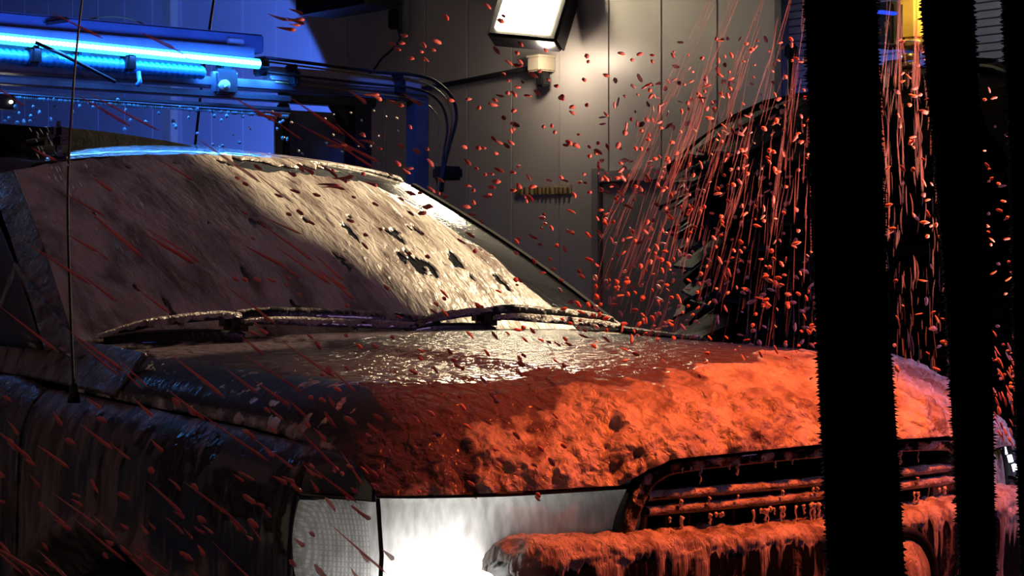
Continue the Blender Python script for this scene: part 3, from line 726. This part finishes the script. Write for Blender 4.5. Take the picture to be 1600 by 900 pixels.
# ------------------------------------------------------------------ things on the side wall
fl = empty('flood_lamp', (3.0, 4.35, 2.6), 'bright warm flood lamp in a dark housing high on the grey wall', 'lamp')
c = at(828, 8, 'x', 2.97)
R_ = Matrix.Rotation(-YAW - .35, 3, 'Z') @ Matrix.Rotation(-.42, 3, 'X') @ Matrix.Rotation(.14, 3, 'Y')
MB().bevbox(c + R_ @ Vector((0, .06, 0)), (.34, .11, .33), .012, R_).build('housing', M['dark'], fl)
MB().bevbox(c, (.265, .02, .27), .006, R_).build('lens', M['flood'], fl)
g = MB()
for k in range(7): g.box(c + R_ @ Vector((-.15 + .05 * k, .13, 0)), (.008, .05, .26), R_)
g.build('fin', M['dark'], fl)['kind'] = 'stuff'
MB().bevbox((3.15, c.y - .03, c.z), (.12, .04, .06), .006).build('bracket', M['dark'], fl); settle(fl)
jb = empty('junction_box', at(848, 105, 'x', WX - .05), 'small beige junction box under the flood lamp with a pipe leading left', 'junction box')
q = at(846, 101, 'x', WX - .05); MB().bevbox(q, (.10, .085, .065), .006).build('box', M['beige'], jb)
MB().bevbox(q + Vector((0, 0, .036)), (.11, .095, .010), .003).build('lid', M['beige'], jb)
MB().bevbox(q + Vector((.0, -.01, -.07)), (.05, .05, .06), .006).build('cable_gland', M['dark'], jb); settle(jb)
o = MB().tube([at(832, 106, 'x', WX - .05), at(720, 128, 'x', WX - .05), at(640, 143, 'x', WX - .05)], .013, 10).build('conduit', M['dark'], None, True); tag(o, 'dark straight conduit sloping from the junction box to the hoses', 'pipe')
wb = empty('wall_device', at(625, 30, 'x', WX - .05), 'small dark device on the wall with a curling cable', 'device')
MB().bevbox(at(618, 30, 'x', WX - .05), (.05, .07, .10), .008).build('case', M['dark'], wb)
MB().bevbox(at(631, 5, 'x', WX - .05), (.04, .045, .3), .006).build('mast', M['frame'], wb)
MB().tube(spline([at(x, y, 'x', WX - .04) for x, y in ((622, 45), (625, 62), (612, 78), (596, 92), (588, 104), (575, 118))], 8), .0055, 8).build('cable', M['black'], wb, True); settle(wb)
o = MB().bevbox(at(545, 2, 'x', 2.9), (.25, .6, .10), .02).build('ceiling_duct', M['dark']); tag(o, 'dark duct at the top edge above the gantry end', 'duct')
# small reflective band on the wall
rb = empty('reflector_strip', at(848, 297, 'x', WX - .01), 'faint row of small golden reflectors on the grey wall', 'reflector')
MB().bevbox(at(848, 297, 'x', WX - .004), (.006, .40, .045), .002).build('backing', M['beige'], rb)
for k in range(13): MB().bevbox(at(808 + k * 6.6 + random.uniform(-1.5, 1.5), 298, 'x', WX - .011), (.008, .014, .03), .002).build('reflector', M['brass'], rb)
settle(rb)
# plates added above the frame, outlined to shade the windshield and hood
def plate(name, lo, hi, z, label):
    n = len(lo); v = [(x, y, z) for x, y in lo] + [(x, y, z) for x, y in hi]; v += [(x, y, z + .03) for x, y, _ in v]; f = []
    for i in range(n - 1): f += [(i, n + i, n + i + 1, i + 1), (2 * n + i + 1, 3 * n + i + 1, 3 * n + i, 2 * n + i), (i, i + 1, 2 * n + i + 1, 2 * n + i), (n + i + 1, n + i, 3 * n + i, 3 * n + i + 1)]
    f += [(0, 2 * n, 3 * n, n), (n - 1, 2 * n - 1, 4 * n - 1, 3 * n - 1)]
    o = MB().add(v, f).build(name, M['dark']); return tag(o, label, 'beam')
xs_ = [.95, 1.0, 1.054, 1.113, 1.175, 1.236, 1.30, 1.36, 1.45, 1.541, 1.60]
def line(px_, py_): return [(x, float(np.interp(x, px_, py_))) for x in xs_]
e1 = line([.95, 1.0, 1.195, 1.319, 1.391, 1.467, 1.541, 1.62], [1.95, 1.89, 1.672, 1.534, 1.488, 1.451, 1.408, 1.37])
e2 = line([.95, 1.054, 1.113, 1.236, 1.375, 1.541, 1.62], [1.78, 1.646, 1.581, 1.494, 1.419, 1.345, 1.31])
e3 = line([.95, 1.054, 1.134, 1.244, 1.339, 1.541, 1.62], [1.755, 1.622, 1.543, 1.473, 1.427, 1.325, 1.29])
e4 = line([.95, 1.054, 1.134, 1.244, 1.339, 1.541, 1.62], [1.55, 1.50, 1.465, 1.425, 1.395, 1.315, 1.28])
plate('shadow_plate', e2, e1, 2.45, 'added dark shadow-casting plate nearest the gantry, above the frame')
plate('shadow_plate', e4, e3, 2.45, 'thin curved added shadow-casting plate between two wider ones')
plate('shadow_plate', [(.85, .95), (2.1, .9)], [(.85, 1.345), (2.1, 1.215)], 2.45, 'widest added shadow-casting plate above the hood')

# ------------------------------------------------------------------ big upright brush
BC = Vector((2.15, 1.2, 0))
br = empty('wash_brush', BC, 'huge upright black foam brush with drooping flaps beside the car nose', 'brush')
MB().tube([BC + Vector((0, 0, .02)), BC + Vector((0, 0, 2.02))], .09, 24).build('shaft', M['dark'], br, True)
MB().tube([BC + Vector((0, 0, .3)), BC + Vector((0, 0, 1.84)), BC + Vector((0, 0, 1.93))], [.52, .52, .3], 40).build('brush_core', M['brush'], br, True)
flm = []
for k in range(6):
    L_ = random.uniform(.86, .97); g = MB(); n = 9; v = []; f = []; wv = random.uniform(.9, 1.15); dr_ = random.uniform(.19, .27)
    for i in range(n):
        t = i / (n - 1); r = .12 + (L_ - .12) * t; hw = (.04 + .062 * t ** .7) * wv * (1 if i < n - 1 else .75); z = -dr_ * t ** 2.2 + .012 * math.sin(t * 9 + k); zt = .012 * math.sin(t * 5 + k * 2)
        v += [(r, -hw, z - zt), (r, hw, z + zt), (r, hw, z + zt + .008), (r, -hw, z - zt + .008)]
    for i in range(n - 1):
        for j in range(4): f.append((i * 4 + j, (i + 1) * 4 + j, (i + 1) * 4 + (j + 1) % 4, i * 4 + (j + 1) % 4))
    f += [(0, 1, 2, 3), ((n - 1) * 4 + 3, (n - 1) * 4 + 2, (n - 1) * 4 + 1, (n - 1) * 4)]
    me = bpy.data.meshes.new('flap'); me.from_pydata(g.v + v, [], f); me.materials.append(M['brush']); flm.append(me)
for lay in range(12):
    for k in range(24):
        o = link('flap', flm[random.randrange(6)], None, br)
        o.location = BC + Vector((0, 0, 1.965 - lay * .058 + random.uniform(-.012, .012)))
        o.rotation_euler = (random.uniform(-.12, .12), random.uniform(-.03, .05), k * PI / 12 + lay * .11 + random.uniform(-.05, .05))
g = MB()
for lay in range(16):
    for k in range(20):
        me = flm[k % 6]; R_ = RZ(k * PI / 10 + lay * .17); g.add([R_ @ v.co + BC + Vector((0, 0, 1.26 - lay * .06)) for v in me.vertices], [tuple(p.vertices) for p in me.polygons])
g.build('lower_flap', M['brush'], br)['kind'] = 'stuff'
settle(br)
# drive unit over the brush
dv = empty('brush_drive', BC + Vector((0, 0, 1.97)), 'brush drive with yellow column and toothed brass ring above the black brush', 'motor')
q = at(1432, 120, 'y', 1.0); zc = q.z; DC = Vector((q.x + .10, q.y + .08, zc - .01))
v = MB(); v.tube([DC - Vector((0, 0, .016)), DC + Vector((0, 0, .016))], .125, 40); v.build('ring_gear', M['dark'], dv)
for k in range(26):
    a = k * 2 * PI / 26; MB().bevbox(DC + Vector((.131 * math.cos(a), .131 * math.sin(a), 0)), (.018, .015, .034), .003, RZ(a)).build('tooth', M['brass'], dv)
c0 = at(1428, 30, 'y', 1.05); MB().bevbox((c0.x, c0.y, c0.z + .10), (.062, .062, .32), .008).build('column', M['yellow'], dv)
MB().tube([(c0.x, c0.y, c0.z - .06), (c0.x, c0.y, c0.z - .085)], .038, 20).build('flange', M['brass'], dv, True)
for zz_, r_ in ((.10, .020), (.125, .028), (.145, .018), (.165, .012)): MB().tube([(c0.x - .022, c0.y, c0.z - zz_), (c0.x - .022, c0.y, c0.z - zz_ - .016)], r_, 16).build('coupling', M['brass'], dv, True)
MB().tube([(c0.x + .01, c0.y, c0.z - .08), (c0.x + .01, c0.y, zc)], .010, 10).build('drive_shaft', M['dark'], dv, True)
for (px, py, sx, sz) in ((1392, 40, .075, .13), (1400, 108, .05, .05)): MB().bevbox(at(px, py, 'y', 1.1), (sx, .07, sz), .008).build('motor_block', M['dark'], dv)
MB().bevbox(at(1386, 20, 'y', 1.0), (.07, .02, .008), .002).build('blue_glint', M['blueglint'], dv)  # weakly glowing bar drawn for a blue glint on the drive
MB().tube(spline([at(x, y, 'y', 1.02) for x, y in ((1366, 66), (1395, 70), (1420, 64), (1450, 68))], 6), .003, 6).build('cable', M['pale'], dv, True)
for px, py in ((1386, 40), (1373, 51)): MB().tube([at(px, py - 6, 'y', 1.03), at(px, py + 4, 'y', 1.03)], .007, 10).build('fitting', M['brass'], dv, True)
settle(dv)
light('SPOT', (1.55, .55, 2.75), (c0.x, c0.y, c0.z), (1, .74, .28), 220, spot_size=.17, spot_blend=.4, shadow_soft_size=.05)  # added warm spot, only there to brighten the column
sp_ = empty('sensor_post', at(1234, 180, 'y', 2.2), 'thin dark post with a small head standing behind the brush left of the curtain', 'post')
q = at(1236, 120, 'y', 2.2); MB().tube([(q.x, q.y, .02), (q.x, q.y, q.z + .08)], .012, 10).build('pole', M['dark'], sp_, True)
MB().bevbox((q.x, q.y, q.z + .09), (.04, .04, .05), .008).build('head', M['dark'], sp_); settle(sp_)
# glowing dashes imitate a row of white reflections low on the right
o = empty('white_dashes', at(1575, 710, 'x', 1.2), 'row of tiny glowing dashes imitating white reflections past the far front corner', 'light')
b_ = at(1578, 730, 'x', 1.2); o_ = MB().tube([(1.24, b_.y + .03, .01), (1.24, b_.y + .03, b_.z + .06)], .02, 12).build('bar', M['dark'], o, True)
for px, py in ((1568, 704), (1577, 716), (1584, 730), (1590, 704), (1596, 718), (1562, 744)):
    a = at(px, py - 5, 'x', 1.2); b = at(px + 3, py + 6, 'x', 1.2); MB().tube([a, b], .006, 8).build('led', M['dash'], o, True)  # each led is a glowing stand-in for one reflected dash
settle(o)
# ------------------------------------------------------------------ hanging curtain strips near the camera
cr = MB().bevbox(far(1450, -900, 2.7), (1.2, .06, .06), .01, RZ(-YAW)).build('curtain_rail', M['dark']); tag(cr, 'overhead rail carrying the hanging felt strips', 'rail')
def strip(xl0, xr0, xl9, xr9, depth, label, curve=0):
    root = empty('curtain_strip', far((xl9 + xr9) / 2, 1250, depth), label, 'curtain strip', 'black felt strips of the wash curtain')
    rows = np.linspace(-880, 1250, 90); L_ = []; R_ = []
    for y in rows:
        t = y / 900; wob = 2.5 * math.sin(y / 130 + xl0) ; c = curve * (t * t - t)
        L_.append(far(xl0 + (xl9 - xl0) * t + wob * .6 + c, y, depth)); R_.append(far(xr0 + (xr9 - xr0) * t + wob + c, y, depth))
    back = Vector(FW) * .012; v = []; f = []
    for a, b in zip(L_, R_): v += [a, b, b + back, a + back]
    for i in range(len(rows) - 1):
        for j in range(4): f.append((i * 4 + j, i * 4 + (j + 1) % 4, (i + 1) * 4 + (j + 1) % 4, (i + 1) * 4 + j))
    MB().add(v, f).build('felt', M['felt'], root)
    g = MB()
    for side, E_ in ((-1, L_), (1, R_)):
        s0 = 0; y = -300
        while y < 1100:
            i = (y + 880) / 2130 * 89; k = int(i); p = E_[k].lerp(E_[k + 1], i - k)
            ln = random.uniform(.0015, .0055) * (1 if random.random() < .8 else 1.5); hw = random.uniform(.0012, .0026)
            out = Vector(RT) * side; up = Vector((0, 0, 1))
            a = p - out * .002 + up * hw; b = p - out * .002 - up * hw; tip = p + out * ln - up * random.uniform(-.001, .003)
            g.add([a, b, tip, a + back, b + back, tip + back], [(0, 1, 2), (5, 4, 3), (0, 2, 5, 3), (2, 1, 4, 5), (1, 0, 3, 4)]); y += random.uniform(2.6, 5)
    g.build('fringe', M['felt'], root)['kind'] = 'stuff'; settle(root); return root
strip(1258, 1366, 1294, 1411, 2.60, 'widest and leftmost of the black felt curtain strips')
strip(1443, 1523, 1505, 1559, 2.68, 'middle black felt curtain strip in front of the far grille end', -10)
strip(1570, 1680, 1600, 1712, 2.62, 'black felt curtain strip cut off by the right edge')

# ------------------------------------------------------------------ flying foam and water
def blobs(name, items, m, label, cat='foam spray'):
    """items: (px, py, depth, length px, width px, angle on the picture plane, shape) -> solid drops built at those places in the air"""
    V = []; F = []; base = 0; n = 7
    for (px, py, D, L_, W_, ang, tail) in items:
        k = D / FPX; ca, sa = math.cos(ang), math.sin(ang)
        ax = RT * ca - UP * sa; ax = ax + FW * rng.uniform(-.5, .5); ax /= np.linalg.norm(ax)
        c = CAM + D * (FW + (px - 800) / FPX * RT - (py - 450) / FPX * UP)
        b1 = np.cross(ax, FW); b1 /= np.linalg.norm(b1); b2 = np.cross(ax, b1)
        m_ = 5 if L_ < 22 else 8
        bend = rng.uniform(-.06, .06) * (L_ if L_ < 45 else 14) * k
        for i in range(m_ + 1):
            t = i / m_
            if tail: rad = W_ / 2 * (t ** .75) * math.sqrt(max(0, 1 - max(0, (t - .8) / .2) ** 2)) + .15
            else: rad = W_ / 2 * math.sqrt(max(0, 1 - (2 * t - 1) ** 2)) * rng.uniform(.75, 1.15)
            rad = max(rad, .05) * k
            cc = c + ax * (t - .5) * L_ * k + b1 * bend * math.sin(PI * t)
            for j in range(n):
                a = j * 2 * PI / n; V.append(cc + (b1 * math.cos(a) + b2 * math.sin(a)) * rad)
        for i in range(m_):
            for j in range(n): F.append((base + i * n + j, base + i * n + (j + 1) % n, base + (i + 1) * n + (j + 1) % n, base + (i + 1) * n + j))
        F.append(tuple(base + j for j in range(n))[::-1]); F.append(tuple(base + m_ * n + j for j in range(n)))
        base += (m_ + 1) * n
    me = bpy.data.meshes.new(name); me.from_pydata([tuple(v) for v in V], [], F); me.polygons.foreach_set('use_smooth', [True] * len(F)); me.update()
    o = link(name, me, m); tag(o, label, cat, kind='stuff'); return o
U = rng.uniform; G_ = rng.normal
it = []
# clusters of red flecks before the wall and right edge of the glass
for _ in range(30):
    cx, cy = U(580, 900), U(20, 330); k = rng.integers(1, 6); a0 = U(.1, .6)
    for i in range(k): it.append((cx + G_() * 18, cy + G_() * 16, U(3.2, 4.6), U(8, 19), U(4.5, 8), a0 + G_() * .2, False))
for _ in range(9):
    cx, cy = U(380, 640), U(0, 300); a0 = U(.05, .5)
    for i in range(3): it.append((cx + G_() * 22, cy + G_() * 10, U(3.2, 4.2), U(14, 40), U(5, 9), a0 + G_() * .15, True))
for _ in range(150): it.append((U(800, 1050), 80 + 440 * U() ** .8, U(3.2, 5), U(6, 14), U(4, 8), U(-.3, 1.2), False))
blobs('foam_fleck', it, M['redfoam'], 'cloud of red foam flecks flying before the grey wall')
it = [(*(lambda y: (U(930 + max(0, 250 - y) * .7, 1285), y))(U(60, 560)), U(3.3, 5.2), U(4, 14), U(3, 8), U(-1.2, 1.6), False) for _ in range(360)]
blobs('foam_fleck', it, M['redfoam'], 'dense red foam flecks falling in front of the brush')
it = [(U(940, 1285), U(120, 600), U(3.3, 5.2), U(5, 18), U(3, 7), U(-1, 1.8), False) for _ in range(200)]
it += [(U(1385, 1490), U(60, 580), U(3.3, 4.6), U(5, 18), U(3, 8), U(-.7, 1.7), False) for _ in range(80)]
it += [(U(1535, 1592), U(60, 660), U(3.3, 4.6), U(5, 15), U(3, 6), U(-.9, 1.2), False) for _ in range(60)]
it += [(U(1545, 1592), U(520, 720), U(3.3, 4.6), U(10, 22), U(2.5, 4), U(.9, 1.4), False) for _ in range(60)]
blobs('foam_fleck', it, M['pinkfoam'], 'pale pink foam flecks tumbling between and left of the curtain strips')
it = [(U(360, 1000), U(260, 560), U(3.0, 3.9), U(7, 20), U(3.5, 7), U(.3, .9), False) for _ in range(90)]
it += [(U(480, 900), U(520, 780), U(2.9, 3.5), U(7, 20), U(4, 8), U(.4, 1.0), False) for _ in range(75)]
blobs('foam_fleck', it, M['redfoam'], 'scattered red foam flecks over the glass and hood')
it = []
for _ in range(60):
    x, y = U(-20, 560), U(20, 900); L_ = U(40, 150); a = .42 + y / 900 * .35 + G_() * .06
    it.append((x, y, U(2.3, 3.2), L_, U(4, 8), a, True))
    if U() < .5: it.append((x + L_ * .5, y + L_ * .3, U(2.3, 3.2), L_ * .6, U(3, 6), a + .1, True))
for _ in range(90): it.append((U(-10, 620), 620 + U(0, 280), U(2.4, 3.2), U(14, 34), U(5, 10), U(.5, 1.0), bool(U() < .5)))
blobs('foam_streak', it, M['redstreak'], 'long red streaks of foam water shooting down across the left side')
# water jets: bundles of thin filaments under gravity
def jet(items, x0, y0, x1, y1, D, n, spread, wmin=.8, wmax=2.0, lmin=30, lmax=150, t0=0):
    a = math.atan2(y1 - y0, x1 - x0); L_ = math.hypot(x1 - x0, y1 - y0)
    for _ in range(n):
        t = t0 + (1 - t0) * U() ** .8; s_ = G_() * spread * (.35 + t); ll = U(lmin, lmax) * (1.1 - .5 * t)
        items.append((x0 + (x1 - x0) * t - math.sin(a) * s_, y0 + (y1 - y0) * t + math.cos(a) * s_, D + U(-.2, .2), ll, U(wmin, wmax), a + G_() * .05, bool(U() < .6)))
it = []
jet(it, 1120, -20, 950, 360, 4.2, 50, 9); jet(it, 1155, -20, 990, 430, 4.3, 60, 10); jet(it, 1195, -20, 1060, 430, 4.2, 55, 9)
jet(it, 1235, -20, 1120, 440, 4.3, 50, 9); jet(it, 1255, 0, 1195, 470, 4.4, 50, 9); jet(it, 1090, 150, 1000, 500, 4.2, 50, 26, 1, 2); jet(it, 1010, 330, 940, 520, 4.4, 50, 22, 1, 1.8)
for _ in range(230):
    x, y = U(1000, 1290), U(180, 560); it.append((x, y, U(3.8, 5), U(20, 90), U(1, 2.6), 1.57 + (1290 - x) / 290 * .35 + G_() * .03, True))
o1 = blobs('water_jet', it, M['redwater'], 'red water jets raining down left of the first curtain strip', 'water')
it = [(U(1375, 1497), 40 + 560 * U() ** .8, U(3.6, 4.8), U(14, 48), U(1, 2.6), 1.57 + G_() * .04, False) for _ in range(260)]
jet(it, 1384, -20, 1386, 330, 4.2, 12, 2.5, 1.5, 3, 60, 160); jet(it, 1404, -20, 1406, 260, 4.2, 16, 2.5, 1.2, 3, 80, 200); jet(it, 1432, 60, 1438, 300, 4.2, 12, 3, 1.5, 4, 60, 160)
o2 = blobs('water_jet', it, M['redwater2'], 'pinkish water falling between the two full curtain strips', 'water')
it = [(U(-10, 450), U(170, 262), 6.1 + U(-.1, .1), U(3, 8), U(3, 7), 1.57, False) for _ in range(0)]
for _ in range(95):
    x = U(0, 450); y = 140 + x * .085 + 110 * U() ** 1.1; it.append((x, y, float((np.array(at(x, y, 'y', GY - .08 + U(-.12, .1))) - CAM) @ FW), U(5, 9), U(4.5, 7), 1.57, False))
for _ in range(70):
    t = U(); it.append((60 + 150 * t + G_() * 12, 200 + 240 * t + G_() * 14, 4.0 + U(-.1, .1), U(4, 12), U(1.2, 2.4), 1.05, False))
blobs('water_drop', it, M['bluedrop'], 'bright blue water drops falling from the gantry drip rail', 'water')
it = [(U(350, 640), U(170, 250), 5.9 + U(-.3, .3), U(3, 6), U(2, 4), U(.3, 1), False) for _ in range(30)]
it += [(U(1000, 1280), U(100, 560), U(3.5, 5), U(4, 12), U(2, 4), U(-1, 1.5), False) for _ in range(60)]
blobs('foam_fleck', it, M['dripfoam'], 'few tiny white foam specks in the air by the gantry and brush')
